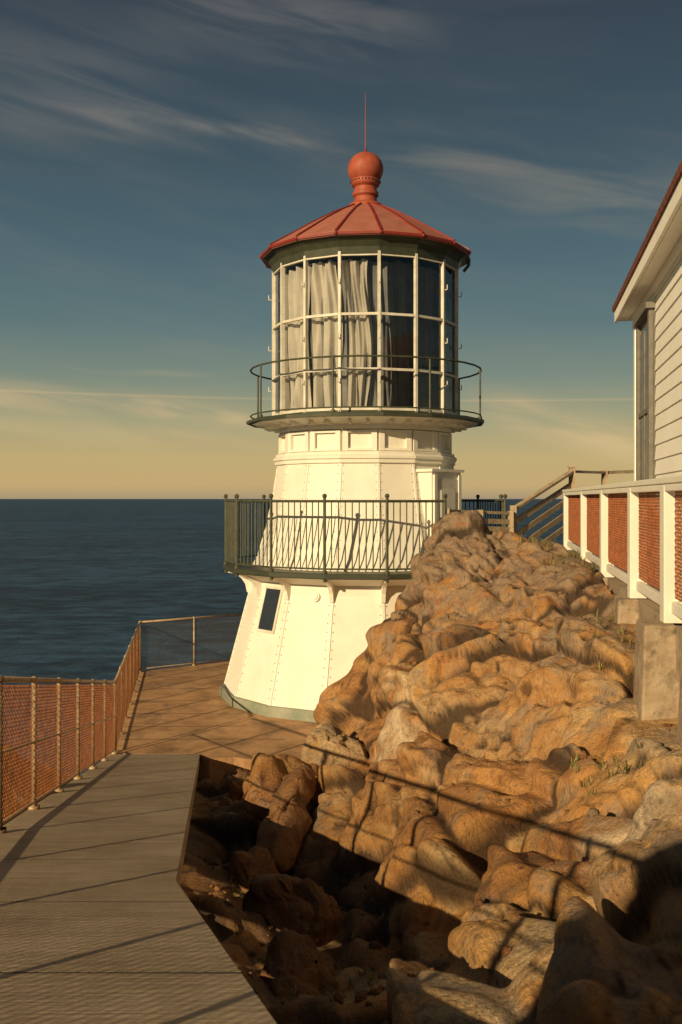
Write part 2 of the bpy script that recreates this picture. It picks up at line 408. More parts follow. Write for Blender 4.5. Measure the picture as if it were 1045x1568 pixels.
# ------------------------------------------------------------------ dry grass tufts
mb=MB()
G=P2.reshape(ny,nx,3)
def tufts(x0,x1,y0,y1,n,h):
    for _ in range(n):
        x=random.uniform(x0,x1);y=random.uniform(y0,y1)
        i=int((x-xs[0])/.018); j=int(np.searchsorted(ys,y)); p=Vector(G[min(j,ny-1),min(i,nx-1)])
        for _b in range(14):
            a=random.uniform(0,6.28); l=h*random.uniform(.4,1); o=Vector((math.cos(a),math.sin(a),0)); b0=p+o*random.uniform(0,.035)
            s_=Vector((-o.y,o.x,0))*.0035; m1=b0+o*l*.3+Vector((0,0,l*.7)); t_=b0+o*l*.7+Vector((0,0,l))
            mb.add([b0-s_,b0+s_,m1+s_*.7,m1-s_*.7,t_],[(0,1,2,3),(3,2,4)],random.choice((0,0,1)))
tufts(2.6,3.6,12.5,16,120,.13); tufts(2.2,2.9,8.5,11,40,.08); tufts(-1.0,0.1,6,9.5,36,.06); tufts(-.4,.4,4.6,6.2,30,.05); tufts(1.6,2.1,6.2,7.4,20,.07); tufts(2.8,4,16,19.5,60,.15)
mb.obj('dry_grass',[mat('straw_grass',(.36,.27,.10),(.22,.17,.06)),mat('green_grass',(.10,.12,.035),(.07,.08,.02))])
mb=MB()
for _ in range(1500):
    if random.random()<.6: x=random.uniform(-1.5,.5);y=random.uniform(4.2,13.5)
    else: x=random.uniform(.5,3.2);y=random.uniform(4.5,14)
    if x<lerp_tab(y,WR)+.06: continue
    i=int((x-xs[0])/.018); j=int(np.searchsorted(ys,y)); 
    if i+3>=nx or j+3>=ny: continue
    p=Vector(G[j,i]); 
    if abs(G[j,i+3][2]-G[j,i-3][2])>.07 or abs(G[j+3,i][2]-G[j-3,i][2])>.08: continue
    r=random.choice((.008,.012,.018,.03))*random.uniform(.7,1.3)
    o=len(mb.v); mb.sphere(p+Vector((0,0,r*.3)),r,6,4,sc=(random.uniform(.7,1.3),random.uniform(.7,1.3),random.uniform(.5,.9)))
    for q in range(o,len(mb.v)):
        v=mb.v[q]; mb.v[q]=(v[0]+random.uniform(-.15,.15)*r,v[1]+random.uniform(-.15,.15)*r,v[2]+random.uniform(-.15,.15)*r)
mb.obj('gravel',M_rock)

# ------------------------------------------------------------------ concrete walkway (slabs)
def walk_mat():
    m=bpy.data.materials.new('brushed_concrete'); m.use_nodes=True; N,L=nt(m); b=N['Principled BSDF']; b.inputs['Roughness'].default_value=.85; b.inputs['Specular IOR Level'].default_value=.25
    tc=N.new('ShaderNodeTexCoord')
    mp=N.new('ShaderNodeMapping'); mp.inputs['Scale'].default_value=(1.2,38,1); mp.inputs['Rotation'].default_value=(0,0,R_(-4)); L.new(tc.outputs['Object'],mp.inputs[0])
    n=N.new('ShaderNodeTexNoise'); n.inputs['Scale'].default_value=1.6; n.inputs['Detail'].default_value=5; L.new(mp.outputs[0],n.inputs['Vector'])
    n2=N.new('ShaderNodeTexNoise'); n2.inputs['Scale'].default_value=1.3; n2.inputs['Detail'].default_value=8; n2.inputs['Roughness'].default_value=.75; L.new(tc.outputs['Object'],n2.inputs['Vector'])
    r=N.new('ShaderNodeValToRGB'); e=r.color_ramp.elements; e[0].position=.33; e[0].color=(.36,.265,.165,1); e[1].position=.67; e[1].color=(.55,.43,.295,1); L.new(n2.outputs['Fac'],r.inputs[0])
    r2=N.new('ShaderNodeMapRange'); r2.inputs[1].default_value=.35; r2.inputs[2].default_value=.65; r2.inputs[3].default_value=.76; r2.inputs[4].default_value=1.08; L.new(n.outputs['Fac'],r2.inputs[0])
    mx=N.new('ShaderNodeVectorMath'); mx.operation='SCALE'; L.new(r.outputs[0],mx.inputs[0]); L.new(r2.outputs[0],mx.inputs['Scale'])
    L.new(mx.outputs[0],b.inputs['Base Color'])
    bp=N.new('ShaderNodeBump'); bp.inputs['Strength'].default_value=.8; bp.inputs['Distance'].default_value=.006; L.new(n.outputs['Fac'],bp.inputs['Height'])
    n3=N.new('ShaderNodeTexNoise'); n3.inputs['Scale'].default_value=60; n3.inputs['Detail'].default_value=3; L.new(tc.outputs['Object'],n3.inputs['Vector'])
    bp2=N.new('ShaderNodeBump'); bp2.inputs['Strength'].default_value=.5; bp2.inputs['Distance'].default_value=.003; L.new(n3.outputs['Fac'],bp2.inputs['Height']); L.new(bp.outputs[0],bp2.inputs['Normal'])
    L.new(bp2.outputs[0],b.inputs['Normal']); return m
M_walk=walk_mat()
mb=MB(); jo=[15,13.7,12.3,11.1,9.95,8.65,7.33,5.95,4.78,3.6,2.4,1.2,0,-1.2,-2.4,-3.6,-4.8]
for a,b2 in zip(jo[:-1],jo[1:]):
    y0,y1=b2+.011,a-.011
    cuts=[y0]+[t[0] for t in WR if y0<t[0]<y1]+[y1]
    for c0,c1 in zip(cuts[:-1],cuts[1:]):
        q=[(lerp_tab(c0,WL)-.05,c0,wz(c0)),(lerp_tab(c0,WR),c0,wz(c0)),(lerp_tab(c1,WR),c1,wz(c1-.001)),(lerp_tab(c1,WL)-.05,c1,wz(c1-.001))]
        v=q+[(x,y,z-.16) for x,y,z in q]
        mb.add(v,[(0,1,2,3),(7,6,5,4),(0,4,5,1),(1,5,6,2),(2,6,7,3),(3,7,4,0)])
mb.obj('concrete_walkway',M_walk)
mb=MB()
for a in jo[:-1]:
    x0,x1=lerp_tab(a,WL)-.04,lerp_tab(a,WR)-.006
    zn=2.81-.1875*(a-.0108)-.003; zf=2.81-.1875*(a+.0108)-.0006
    mb.add([(x0,a-.0108,zn),(x1,a-.0108,zn),(x1,a+.0108,zf),(x0,a+.0108,zf)],[(0,1,2,3)])
mb.obj('walkway_joint_filler',mat('dark_joint',(.035,.025,.018)))

# ------------------------------------------------------------------ terrace
M_terr=mat('terrace_concrete',(.62,.37,.18),(.36,.20,.09),1.4,.85,.014,14,c3=(.53,.30,.14),dirt=(.20,.13,.08),dirtscale=1.1,dirtlo=.50,dirthi=.68)
def slab_poly(name,poly,z,th,m):
    v=[(x,y,z) for x,y in poly]+[(x,y,z-th) for x,y in poly];n=len(poly)
    f=[list(range(n)),list(range(n,2*n))[::-1]]+[(i,i+n,(i+1)%n+n,(i+1)%n) for i in range(n)]
    mb=MB(); mb.add(v,f); return mb.obj(name,m)
front=[(-2.13,14.99),(-1.95,14.75),(-1.6,14.82),(-1.2,14.6),(-.8,14.7),(-.45,14.5),(-.1,14.62),(.6,14.5)]
slab_poly('terrace_pavement',[(-3.45,15.012),(-2.13,15.012)]+front+[(1.5,17),(5,18),(5.5,23.5),(2,25.0),(-2.33,23.85),(-4.55,22.12)],0,.5,M_terr)
mb=MB()
for y,x0,x1 in((15.9,-3.5,-.9),(16.8,-3.66,-1.6),(17.8,-3.80,-2.3),(18.9,-3.98,-2.5),(20.1,-4.15,-2.5),(21.4,-4.35,-1.9)):
    mb.box(((x0+x1)/2,y,.002),(x1-x0,.016,.004),Matrix.Rotation(R_(random.uniform(-3,3)),3,'Z'))
mb.obj('pavement_joints',mat('joint_sealant',(.11,.07,.04)))

# ------------------------------------------------------------------ lighthouse
CX,CY=.487,19.8; OFF=6.3
LH=empty('lighthouse')
def pv(R,deg,z): t=R_(deg); return Vector((CX+R*math.sin(t),CY-R*math.cos(t),z))
def ring_loft(name,prof,m,parent=LH,n=16,off=OFF,smooth=False,cap=True,bevel=0):
    mb=MB();vs=[];fs=[]
    for R,z in prof:
        for k in range(n): vs.append(pv(R,off+360/n*k,z))
    for j in range(len(prof)-1):
        for k in range(n): fs.append((j*n+k,j*n+(k+1)%n,(j+1)*n+(k+1)%n,(j+1)*n+k))
    if cap: fs.append(list(range(n))[::-1]); fs.append([(len(prof)-1)*n+k for k in range(n)])
    mb.add(vs,fs); return mb.obj(name,m,parent,smooth,bevel)
ring_loft('foundation_skirt',[(2.90,-.3),(2.88,.10),(2.86,.18),(2.70,.185)],M_skirt)
ring_loft('lower_tower',[(2.80,.16),(2.28,2.12),(2.27,2.44)],M_white)
ring_loft('lower_gallery_soffit',[(2.30,2.30),(2.42,2.36),(2.60,2.44),(2.70,2.45)],M_white,cap=False)
ring_loft('lower_gallery_deck',[(2.80,2.452),(2.82,2.47),(2.82,2.54),(2.78,2.555)],M_green)
ring_loft('upper_tower',[(2.26,2.53),(2.13,2.75),(1.97,3.3),(1.84,3.9),(1.75,4.50)],M_white)
ring_loft('cornice',[(1.74,4.48),(1.80,4.50),(1.80,4.56),(1.83,4.58),(1.83,4.62),(1.78,4.66),(1.78,4.70),(1.70,4.72)],M_white)
ring_loft('panel_band',[(1.66,4.70),(1.66,5.22)],M_white)
ring_loft('upper_cornice',[(1.66,5.10),(1.72,5.12),(1.72,5.20),(1.80,5.22),(1.90,5.26),(2.10,5.29),(2.25,5.30)],M_white)
ring_loft('upper_gallery_deck',[(2.26,5.302),(2.36,5.305),(2.36,5.36),(2.32,5.375)],M_green)
ring_loft('lantern_sill',[(1.86,5.37),(1.86,5.44),(1.80,5.47),(1.6,5.47)],M_green)

mb=MB()
def facet_frame(k,R,z,tiltang=0):
    th=OFF+22.5*k+11.25; ap=R*math.cos(R_(11.25)); t=R_(th)
    out=Vector((math.sin(t),-math.cos(t),0)); side=Vector((math.cos(t),math.sin(t),0))
    up=Vector((0,0,1))
    if tiltang:
        up=(Vector((0,0,1))*math.cos(tiltang)-out*math.sin(tiltang)).normalized(); out=side.cross(up).normalized()
        if out.dot(Vector((math.sin(t),-math.cos(t),0)))<0: out=-out
    c=Vector((CX,CY,z))+Vector((math.sin(t),-math.cos(t),0))*ap
    return c,side,out,up
def fbox(mb,k,R,z,w,h,dp,sx=0,sz=0,proud=0,mi=0,tilt=0):
    c,side,out,up=facet_frame(k,R,z,tilt)
    rot=Matrix((side,out,up)).transposed()
    mb.box(c+side*sx+up*sz+out*proud,(w,dp,h),rot,mi)
for k in range(16):
    W=2*1.66*math.sin(R_(11.25))
    for sx in(-W/2+.06,W/2-.06): fbox(mb,k,1.66,4.91,.10,.38,.07,sx=sx,proud=.035)
    for sz in(-.165,.165): fbox(mb,k,1.66,4.91,W-.23,.045,.07,sz=sz,proud=.032)
    c,side,out,up=facet_frame(k,1.70,5.2); 
    for sx in(-W*.25,W*.25):
        mb.box(c+side*sx+out*.16+Vector((0,0,.03)),(.05,.34,.06),Matrix((side,out,up)).transposed())
mb.obj('band_panels',M_white,LH)

mb=MB(); rv=MB()
def seam(prof,w=.035,dp=.02):
    for k in range(16):
        th=OFF+22.5*k
        for (R0,z0_),(R1,z1_) in zip(prof[:-1],prof[1:]):
            mb.beam(pv(R0+.002,th,z0_),pv(R1+.002,th,z1_),w,dp,up=(pv(1,th,0)-Vector((CX,CY,0))))
seam([(2.80,.17),(2.28,2.12)],.05,.016); seam([(2.13,2.75),(1.97,3.3),(1.84,3.9),(1.75,4.49)],.04,.016)
for k in range(16):
    th=OFF+22.5*k
    if -110<((th+180)%360-180)<110:
        for z in np.arange(.3,2.1,.15):
            R=2.80-(z-.16)*(.52/1.96)
            for dl in(-1.3,1.3): 
                p=pv(R*math.cos(R_(11.25))/math.cos(R_(11.25-abs(dl)))+.004,th+dl,z); rv.sphere(p,.013,6,4)
        for z in np.arange(2.8,4.45,.15):
            R=np.interp(z,[2.53,2.75,3.3,3.9,4.5],[2.26,2.13,1.97,1.84,1.75])
            for dl in(-1.6,1.6):
                p=pv(R*math.cos(R_(11.25))/math.cos(R_(11.25-abs(dl)))+.004,th+dl,z); rv.sphere(p,.011,6,4)
mb.obj('seam_battens',M_white,LH); rv.obj('rivets',mat('rivet_paint',(.45,.38,.27)),LH)
mb=MB()
for k in range(16):
    th=OFF+22.5*k; t=R_(th); side=Vector((math.cos(t),math.sin(t),0))
    prof=[(2.20,2.45),(2.72,2.45),(2.72,2.40),(2.58,2.37),(2.46,2.29),(2.38,2.17),(2.35,2.02),(2.28,1.98)]
    vs=[]
    for s_ in(-.035,.035):
        for R,z in prof: vs.append(pv(R,th,z)+side*s_)
    n=len(prof); fs=[list(range(n)),list(range(n,2*n))[::-1]]+[(i,i+n,(i+1)%n+n,(i+1)%n) for i in range(n)]
    mb.add(vs,fs)
mb.obj('gallery_brackets',M_white,LH)
mb=MB(); ta=math.atan(.52/1.96)
fbox(mb,-3,2.36,1.80,.52,.86,.05,proud=.01,tilt=ta,mi=0)
fbox(mb,-3,2.36,1.80,.42,.76,.06,proud=.02,tilt=ta,mi=1)
mb.obj('tower_window',[M_trim,M_window],LH)
mb=MB(); c,side,out,up=facet_frame(-2,2.34,1.92,ta)
c=c+side*.12+up*.17
mb.tube(c-out*.02,c+out*.05,.085,20); mb.tube(c+out*.05,c+out*.07,.06,20)
mb.obj('round_vent',M_white,LH)
mb=MB()
th=46; t=R_(th); out=Vector((math.sin(t),-math.cos(t),0)); side=Vector((math.cos(t),math.sin(t),0)); rot=Matrix((side,out,Vector((0,0,1)))).transposed()
c0=Vector((CX,CY,0))
mb.box(c0+out*1.72+Vector((0,0,3.45)),(.86,.62,1.78),rot,0)
mb.box(c0+out*1.72+Vector((0,0,4.36)),(.96,.72,.05),rot,0)
mb.box(c0+out*2.04+Vector((0,0,3.40)),(.62,.03,1.60),rot,1)
for sz in(3.0,3.75): mb.box(c0+out*2.065+Vector((0,0,sz)),(.42,.02,.5),rot,0)
mb.box(c0+out*2.05+side*-.36+Vector((0,0,3.42)),(.08,.05,1.72),rot,0)
mb.box(c0+out*2.05+side*.36+Vector((0,0,3.42)),(.08,.05,1.72),rot,0)
mb.obj('gallery_door',[M_white,M_trim],LH)

mb=MB(); RR=2.76
def rail_side(mb,k,R,zt,zb,bars,r=.011):
    a=pv(R,OFF+22.5*k,0);b2=pv(R,OFF+22.5*(k+1),0)
    for z,rr in((zt,.024),(zb,.016)):
        mb.tube(a+Vector((0,0,z)),b2+Vector((0,0,z)),rr,8)
    for i in range(1,bars):
        p=a.lerp(b2,i/bars); mb.tube(p+Vector((0,0,zb)),p+Vector((0,0,zt)),r,6)
open_sides={1,2}
posts=set()
for k in range(16):
    if k in open_sides: continue
    rail_side(mb,k,RR,3.80,2.63,9); posts|={k,(k+1)%16}
for k in posts:
    p=pv(RR,OFF+22.5*k,0); mb.tube(p+Vector((0,0,2.40)),p+Vector((0,0,3.86)),.026,8); mb.sphere(p+Vector((0,0,3.89)),.042,10,8)
    mb.tube(p+Vector((0,0,2.53)),p+Vector((0,0,2.60)),.045,10)
mb.obj('lower_gallery_railing',M_olive,LH)
mb=MB(); RU=2.28
for k in range(32):
    a=pv(RU,-16+11.25*k,6.36);b2=pv(RU,-16+11.25*(k+1),6.36); mb.tube(a,b2,.018,8)
    mb.tube(a-Vector((0,0,.90)),b2-Vector((0,0,.90)),.014,6)
for k in range(8):
    p=pv(RU,-16+45*k,0); mb.tube(p+Vector((0,0,5.36)),p+Vector((0,0,6.37)),.018,8); mb.tube(p+Vector((0,0,5.36)),p+Vector((0,0,5.42)),.04,8)
mb.obj('upper_gallery_railing',M_olive,LH)

RLn=1.82; zrows=[5.44,6.19,7.19,8.30]
mb=MB()
for k in range(16):
    p=pv(RLn,OFF+22.5*k,0); th=OFF+22.5*k
    mb.beam(p+Vector((0,0,5.42)),p+Vector((0,0,8.32)),.05,.075,up=(pv(1,th,0)-Vector((CX,CY,0))))
    q=pv(RLn,OFF+22.5*(k+1),0)
    for z in zrows[1:3]: mb.beam(p+Vector((0,0,z)),q+Vector((0,0,z)),.06,.045)
    for z in(5.47,8.27): mb.beam(p+Vector((0,0,z)),q+Vector((0,0,z)),.05,.05)
    for z in(5.95,6.75,7.75):
        if k%3!=1:
            o_=(pv(1,th,0)-Vector((CX,CY,0))); pp=p+o_*.05+Vector((0,0,z))
            mb.tube(pp,pp+o_*.05,.010,6); mb.tube(pp+o_*.05,pp+o_*.05+Vector((0,0,.09)),.010,6)
mb.obj('lantern_mullions',M_trim,LH)
mb=MB()
for k in range(16):
    p=pv(RLn-.02,OFF+22.5*k,0);q=pv(RLn-.02,OFF+22.5*(k+1),0)
    for z0_,z1_ in zip(zrows[:-1],zrows[1:]):
        mb.add([p+Vector((0,0,z0_+.01)),q+Vector((0,0,z0_+.01)),q+Vector((0,0,z1_-.01)),p+Vector((0,0,z1_-.01))],[(0,1,2,3)])
mb.obj('lantern_glass_panes',M_glass,LH,recalc=False)
def curtain(name,t0,t1,m,seed,e0=(0,0,0),e1=(0,0,0),R0=1.62,amp=.05,zt=8.24):
    n=max(12,int((t1-t0)*3));nz=60
    vs=[];fs=[]
    for j in range(nz+1):
        w=j/nz; z=5.46+(zt-5.46)*w
        a=t0+e0[0]+(e0[1]-e0[0])*w+e0[2]*math.sin(w*math.pi*1.5+seed); b_=t1+e1[0]+(e1[1]-e1[0])*w+e1[2]*math.sin(w*math.pi*2+seed)
        for i in range(n+1):
            s_=i/n; th=a+(b_-a)*s_; ph=t0+(t1-t0)*s_
            sw=math.sin(ph*.62+seed+1.6*math.sin(ph*.11+w*2.6+seed)+1.1*math.sin(w*5+seed))
            sw+=.5*math.sin(ph*1.35+3.5*w+seed*2)+.5*math.sin(ph*.23-7*w+seed)
            vs.append(pv(R0+amp*sw,th,z-.05*abs(math.sin(ph*.3))*w**5))
    for j in range(nz):
        for i in range(n): a=j*(n+1)+i; fs.append((a,a+1,a+n+2,a+n+1))
    mb=MB(); mb.add(vs,fs); mb.obj(name,m,LH,smooth=True,recalc=False)
curtain('cream_curtain',-160,-60.5,M_cloth,1)
curtain('cream_curtain_b',-60.3,-40,M_cloth,2.2,(0,0,0),(1,-1,1.5))
curtain('cream_curtain_c',-38.5,-17.5,M_cloth,4.1,(0,0,.6),(1,-3,2.0))
curtain('cream_curtain_d',-15.5,4,M_cloth,5.3,(4,0,1.5),(-3,-2,2.5))
curtain('grey_curtain',-50,90,M_cloth2,3,R0=1.53,amp=.04)
curtain('grey_curtain_b',91,199,M_cloth2,3.7,R0=1.53,amp=.04)
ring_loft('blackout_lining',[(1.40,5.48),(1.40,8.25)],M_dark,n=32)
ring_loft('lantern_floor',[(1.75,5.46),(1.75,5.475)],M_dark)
ring_loft('eave_soffit',[(1.85,8.27),(1.87,8.40),(1.93,8.50),(2.02,8.56),(2.02,8.575)],M_green)
ring_loft('roof',[(2.06,8.56),(2.08,8.60),(2.06,8.64),(1.2,9.17),(.72,9.44),(.36,9.61),(.30,9.64)],M_red)
mb=MB()
for k in range(16):
    th=OFF+22.5*k; pr=[(2.07,8.645),(1.2,9.175),(.72,9.445),(.36,9.615)]
    for a,b2 in zip(pr[:-1],pr[1:]): mb.beam(pv(a[0],th,a[1]),pv(b2[0],th,b2[1]),.04,.035)
    p=pv(2.07,th,8.60);q=pv(2.07,th+22.5,8.60); mb.beam(p,q,.035,.05)
    mb.sphere(pv(2.08,th,8.60),.035,8,6)
mb.obj('roof_ribs',M_rib,LH)
ring_loft('ventilator_neck',[(.36,9.58),(.37,9.64),(.33,9.68),(.24,9.72),(.22,9.82),(.26,9.86),(.26,9.92),(.23,9.94),(.22,10.02),(.27,10.06),(.29,10.10),(.29,10.16),(.27,10.18)],M_ball,n=32,smooth=False)
ring_loft('ventilator_ball',[(.02+.335*math.sin(R_(a)) if a<178 else .01,10.385-.335*math.cos(R_(a))) for a in range(38,181,8)],M_ball,n=32,smooth=True)
mb=MB()
for k in range(28): mb.sphere(pv(.292,k*360/28,10.13),.017,6,5)
mb.obj('vent_holes',M_dark,LH)
mb=MB(); mb.tube((CX,CY,10.68),(CX,CY,10.80),.05,10,r2=.018); mb.tube((CX,CY,10.78),(CX,CY,11.92),.014,8,r2=.006)
mb.obj('lightning_rod',M_rib,LH)
mb=MB(); p=pv(2.05,76,8.5); mb.tube(p,p-Vector((0,0,.13)),.035,8); mb.tube(p-Vector((0,0,.13)),pv(1.95,76,8.25),.03,8); mb.obj('gutter_spout',M_green,LH)

# ------------------------------------------------------------------ pipe and mesh fences
def fence_run(name,pts,spacing,H,mesh_m,post_m,wr=.0025,mid=True):
    F=empty(name); mb=MB(); mw=MB()
    for (a,b2) in zip(pts[:-1],pts[1:]):
        a=Vector(a);b2=Vector(b2);Lh=(Vector((b2.x,b2.y,0))-Vector((a.x,a.y,0))).length
        n=max(1,round(Lh/spacing)); U=Vector((0,0,1))
        for i in range(n+1):
            p=a.lerp(b2,i/n); mb.tube(p-U*.12,p+U*H,.021,8); mb.tube(p-U*.0,p+U*.03,.05,8)
            mb.sphere(p+U*H,.034,8,6)
        mb.tube(a+U*H,b2+U*H,.022,8)
        if mid: mb.tube(a+U*H*.52,b2+U*H*.52,.011,6); 
        mb.tube(a+U*.06,b2+U*.06,.013,6)
        sp=.058; hh=H-.10; k=int((Lh+hh)/sp)
        dirh=(b2-a)
        for j in range(k):
            s0=j*sp-hh
            for sg in(0,1):
                u0,u1=s0,s0+hh; v0,v1=(0,hh) if sg==0 else (hh,0)
                if u0<0: fct=-u0/hh; v0=v0+(v1-v0)*fct; u0=0
                if u1>Lh:
                    fct=(Lh-s0)/hh; v1=(0 if sg==0 else hh)+((hh if sg==0 else -hh))*fct; u1=Lh
                if u1-u0<.01: continue
                p=a+dirh*(u0/Lh)+U*(.06+v0); q=a+dirh*(u1/Lh)+U*(.06+v1)
                mw.tube(p,q,wr,3,cap=False)
    mb.obj('posts_and_rails',post_m,F,smooth=True); mw.obj('wire_mesh',mesh_m,F)
    return F
fl=[(lerp_tab(y,WL)+.0,y,wz(y)) for y in(-5.4,0,3,7)]
fence_run('chain_link_fence',fl+[(-3.40,14.95,0.01)],1.25,1.08,M_rust,M_steel)
fence_run('chain_link_fence.001',[(-3.42,15.1,0),(-4.46,22.05,0)],1.15,1.08,M_rust,M_steel,mid=False)
fence_run('chain_link_fence.002',[(-4.46,22.1,0),(-2.3,23.7,0),(1.5,24.6,0)],1.35,1.10,M_gwire,M_steel,.002,mid=False)

# ------------------------------------------------------------------ white fence on the right
WF=empty('white_post_fence')
def fx(d): return 1.38+.153*d
mb=MB(); mm=MB(); ft=MB()
dl=[4.6,6.1,7.67,9.55,12.06,14.8,18.4]
dirf=Vector((.153,1,0)).normalized(); perp=Vector((dirf.y,-dirf.x,0)); rotf=Matrix((perp,dirf,Vector((0,0,1)))).transposed()
for i,dd in enumerate(dl):
    p=Vector((fx(dd),dd,0))
    mb.box(p+Vector((0,0,3.42)),(.16,.19,1.06),rotf)
    hgt={0:.6,1:.6,2:.95,3:.50,4:.32,5:.30,6:.25}[i]
    w={2:.40}.get(i,.30)
    cf=p+Vector((-.05,-.02,0)); vs=[]
    for zz,ws in((2.90,1.0),(2.90-hgt,1.16)):
        for sx_,sy_ in((-1,-1),(1,-1),(1,1),(-1,1)): vs.append(cf+rotf@Vector((sx_*w/2*ws,sy_*(w+.04)/2*ws,0))+Vector((0,0,zz)))
    ft.add(vs,[(0,1,2,3),(7,6,5,4),(0,4,5,1),(1,5,6,2),(2,6,7,3),(3,7,4,0)])
mb.beam(Vector((fx(3.5),3.5,3.985)),Vector((fx(18.7),18.7,3.985)),.17,.05)
mb.beam(Vector((fx(3.5),3.5,3.93))+perp*-.06,Vector((fx(18.7),18.7,3.93))+perp*-.06,.03,.055)
mb.beam(Vector((fx(3.5),3.5,3.02)),Vector((fx(18.7),18.7,3.02)),.05,.09)
mb.obj('posts_and_rails',M_white,WF,bevel=.008)
for a,b2 in zip(dl[:-1],dl[1:]):
    a2=a+.1;b3=b2-.1;Lh=(b3-a2)*Vector((.153,1,0)).length;hh=.82;sp=.055
    A0=Vector((fx(a2),a2,3.09));D=Vector((fx(b3),b3,3.09))-A0
    for j in range(int((Lh+hh)/sp)):
        s0=j*sp-hh
        for sg in(0,1):
            u0,u1=s0,s0+hh; v0,v1=(0,hh) if sg==0 else (hh,0)
            if u0<0: fct=-u0/hh; v0=v0+(v1-v0)*fct; u0=0
            if u1>Lh: fct=(Lh-s0)/hh; v1=(0 if sg==0 else hh)+((hh if sg==0 else -hh))*fct; u1=Lh
            if u1-u0<.01: continue
            mm.tube(A0+D*(u0/Lh)+Vector((0,0,v0)),A0+D*(u1/Lh)+Vector((0,0,v1)),.0036,3,cap=False)
mm.obj('wire_mesh',M_rust2,WF)
ft.obj('concrete_footings',M_conc,WF,bevel=.02)

slab_poly('house_platform',[(fx(2)-.02,2),(fx(19)-.02,19),(9,20),(9,2)],2.90,.35,M_conc)

# ------------------------------------------------------------------ white house
HS=empty('white_clapboard_house')
def hp(d,off=0,z=0):
    dv=Vector((.182,1,0)).normalized(); pr=Vector((dv.y,-dv.x,0)); return Vector((1.551+.182*d,d,z))+pr*off
dv=Vector((.182,1,0)).normalized(); pr=Vector((dv.y,-dv.x,0)); roth=Matrix((pr,dv,Vector((0,0,1)))).transposed()
mb=MB()
z=2.92; 
doors=(11.55,12.85)
while z<6.30:
    for d0,d1 in((3.5,doors[0]-.02),(doors[1]+.02,13.42)):
        a=hp(d0,0,z+.09);b2=hp(d1,0,z+.09)
        u=(Vector((0,0,1))+pr*.10).normalized()
        sdir=dv.cross(u)
        rot=Matrix((sdir,dv,u)).transposed()
        mb.box((a+b2)/2,(.014,(b2-a).length,.185),rot)
    if z+.18>6.08:
        a=hp(doors[0]-.02,0,z+.09);b2=hp(doors[1]+.02,0,z+.09); mb.box((a+b2)/2,(.014,(b2-a).length,.185),rot)
    z+=.172
mb.obj('clapboards',M_house,HS)
mb=MB()
c=(hp(3.5,0)+hp(13.5,0))/2+pr*2.55; mb.box(c+Vector((0,0,4.64)),(5.0,10.0*1.0165,3.46),roth); mb.obj('house_body',M_house,HS)
mb=MB(); mb.box(hp(13.46,-.0,4.64),(.07,.14,3.44),roth); mb.box(hp(13.545,.07,4.64),(.14,.03,3.44),roth); mb.obj('corner_board',M_house,HS)
mb=MB()
cd=hp((doors[0]+doors[1])/2,0,0); wD=(doors[1]-doors[0])*1.0165
mb.box(cd+Vector((0,0,4.50)),(.06,wD,3.16),roth,0)
mb.box(cd+Vector((0,0,4.50))-pr*.03,(.03,wD-.26,2.86),roth,1)
for s_ in(-1,1): mb.box(cd+dv*s_*(wD/2-.06)+Vector((0,0,4.5))-pr*.05,(.06,.12,3.14),roth,0)
mb.box(cd+Vector((0,0,6.09))-pr*.06,(.12,wD+.1,.07),roth,0)
mb.box(cd+Vector((0,0,4.9))-pr*.05,(.03,wD-.2,.06),roth,0); mb.box(cd+Vector((0,0,4.5))-pr*.048,(.025,.05,2.8),roth,0)
mb.obj('house_door',[M_greyframe,M_window],HS)
mb=MB()
ze=6.33; ov=-.23; dA,dB=3.2,13.86
pit=math.tan(R_(30))
def rf(d,off,dz=0): return hp(d,off,ze+.15+(off-ov)*pit+dz)
th=.07
vs=[rf(dA,ov-.05),rf(dB+.04,ov-.05),rf(dB+.04,2.6),rf(dA,2.6),rf(dA,ov-.06,th),rf(dB+.04,ov-.06,th),rf(dB+.04,2.6,th),rf(dA,2.6,th)]
bxf=[(0,1,2,3),(7,6,5,4),(0,4,5,1),(1,5,6,2),(2,6,7,3),(3,7,4,0)]
mb.add(vs,bxf)
def rg(d,off,dz=0): return hp(d,off,ze+.15+(2.6-ov)*pit-(off-2.6)*pit+dz)
mb.add([rg(dA,2.6),rg(dB,2.6),rg(dB,5.4),rg(dA,5.4),rg(dA,2.6,th),rg(dB,2.6,th),rg(dB,5.4,th),rg(dA,5.4,th)],bxf)
mb.obj('roof_shingles',M_shingle,HS)
mb=MB()
a=hp(dA,ov,ze+.055);b2=hp(dB-.01,ov,ze+.055); mb.box((a+b2)/2-pr*.012,(.035,(b2-a).length,.17),roth)
a=hp(dA,ov/2,ze);b2=hp(dB-.03,ov/2,ze); mb.box((a+b2)/2+pr*.02,(abs(ov),(b2-a).length,.03),roth)
a=hp(3.5,-.03,ze-.06);b2=hp(13.5,-.03,ze-.06); mb.box((a+b2)/2,(.05,(b2-a).length,.09),roth)
for o0,o1,fn in((ov,2.6,rf),(2.6,5.4,rg)):
    a=fn(dB-.005,o0,-.08);b2=fn(dB-.005,o1,-.08); mb.beam(a,b2,.035,.16)
g=[hp(13.5,0.05,6.30),hp(13.5,5.05,6.30),hp(13.5,2.6,ze+.13+2.8*pit)]
mb.add(g,[(0,1,2)])
mb.obj('fascia_and_soffit',M_house,HS)

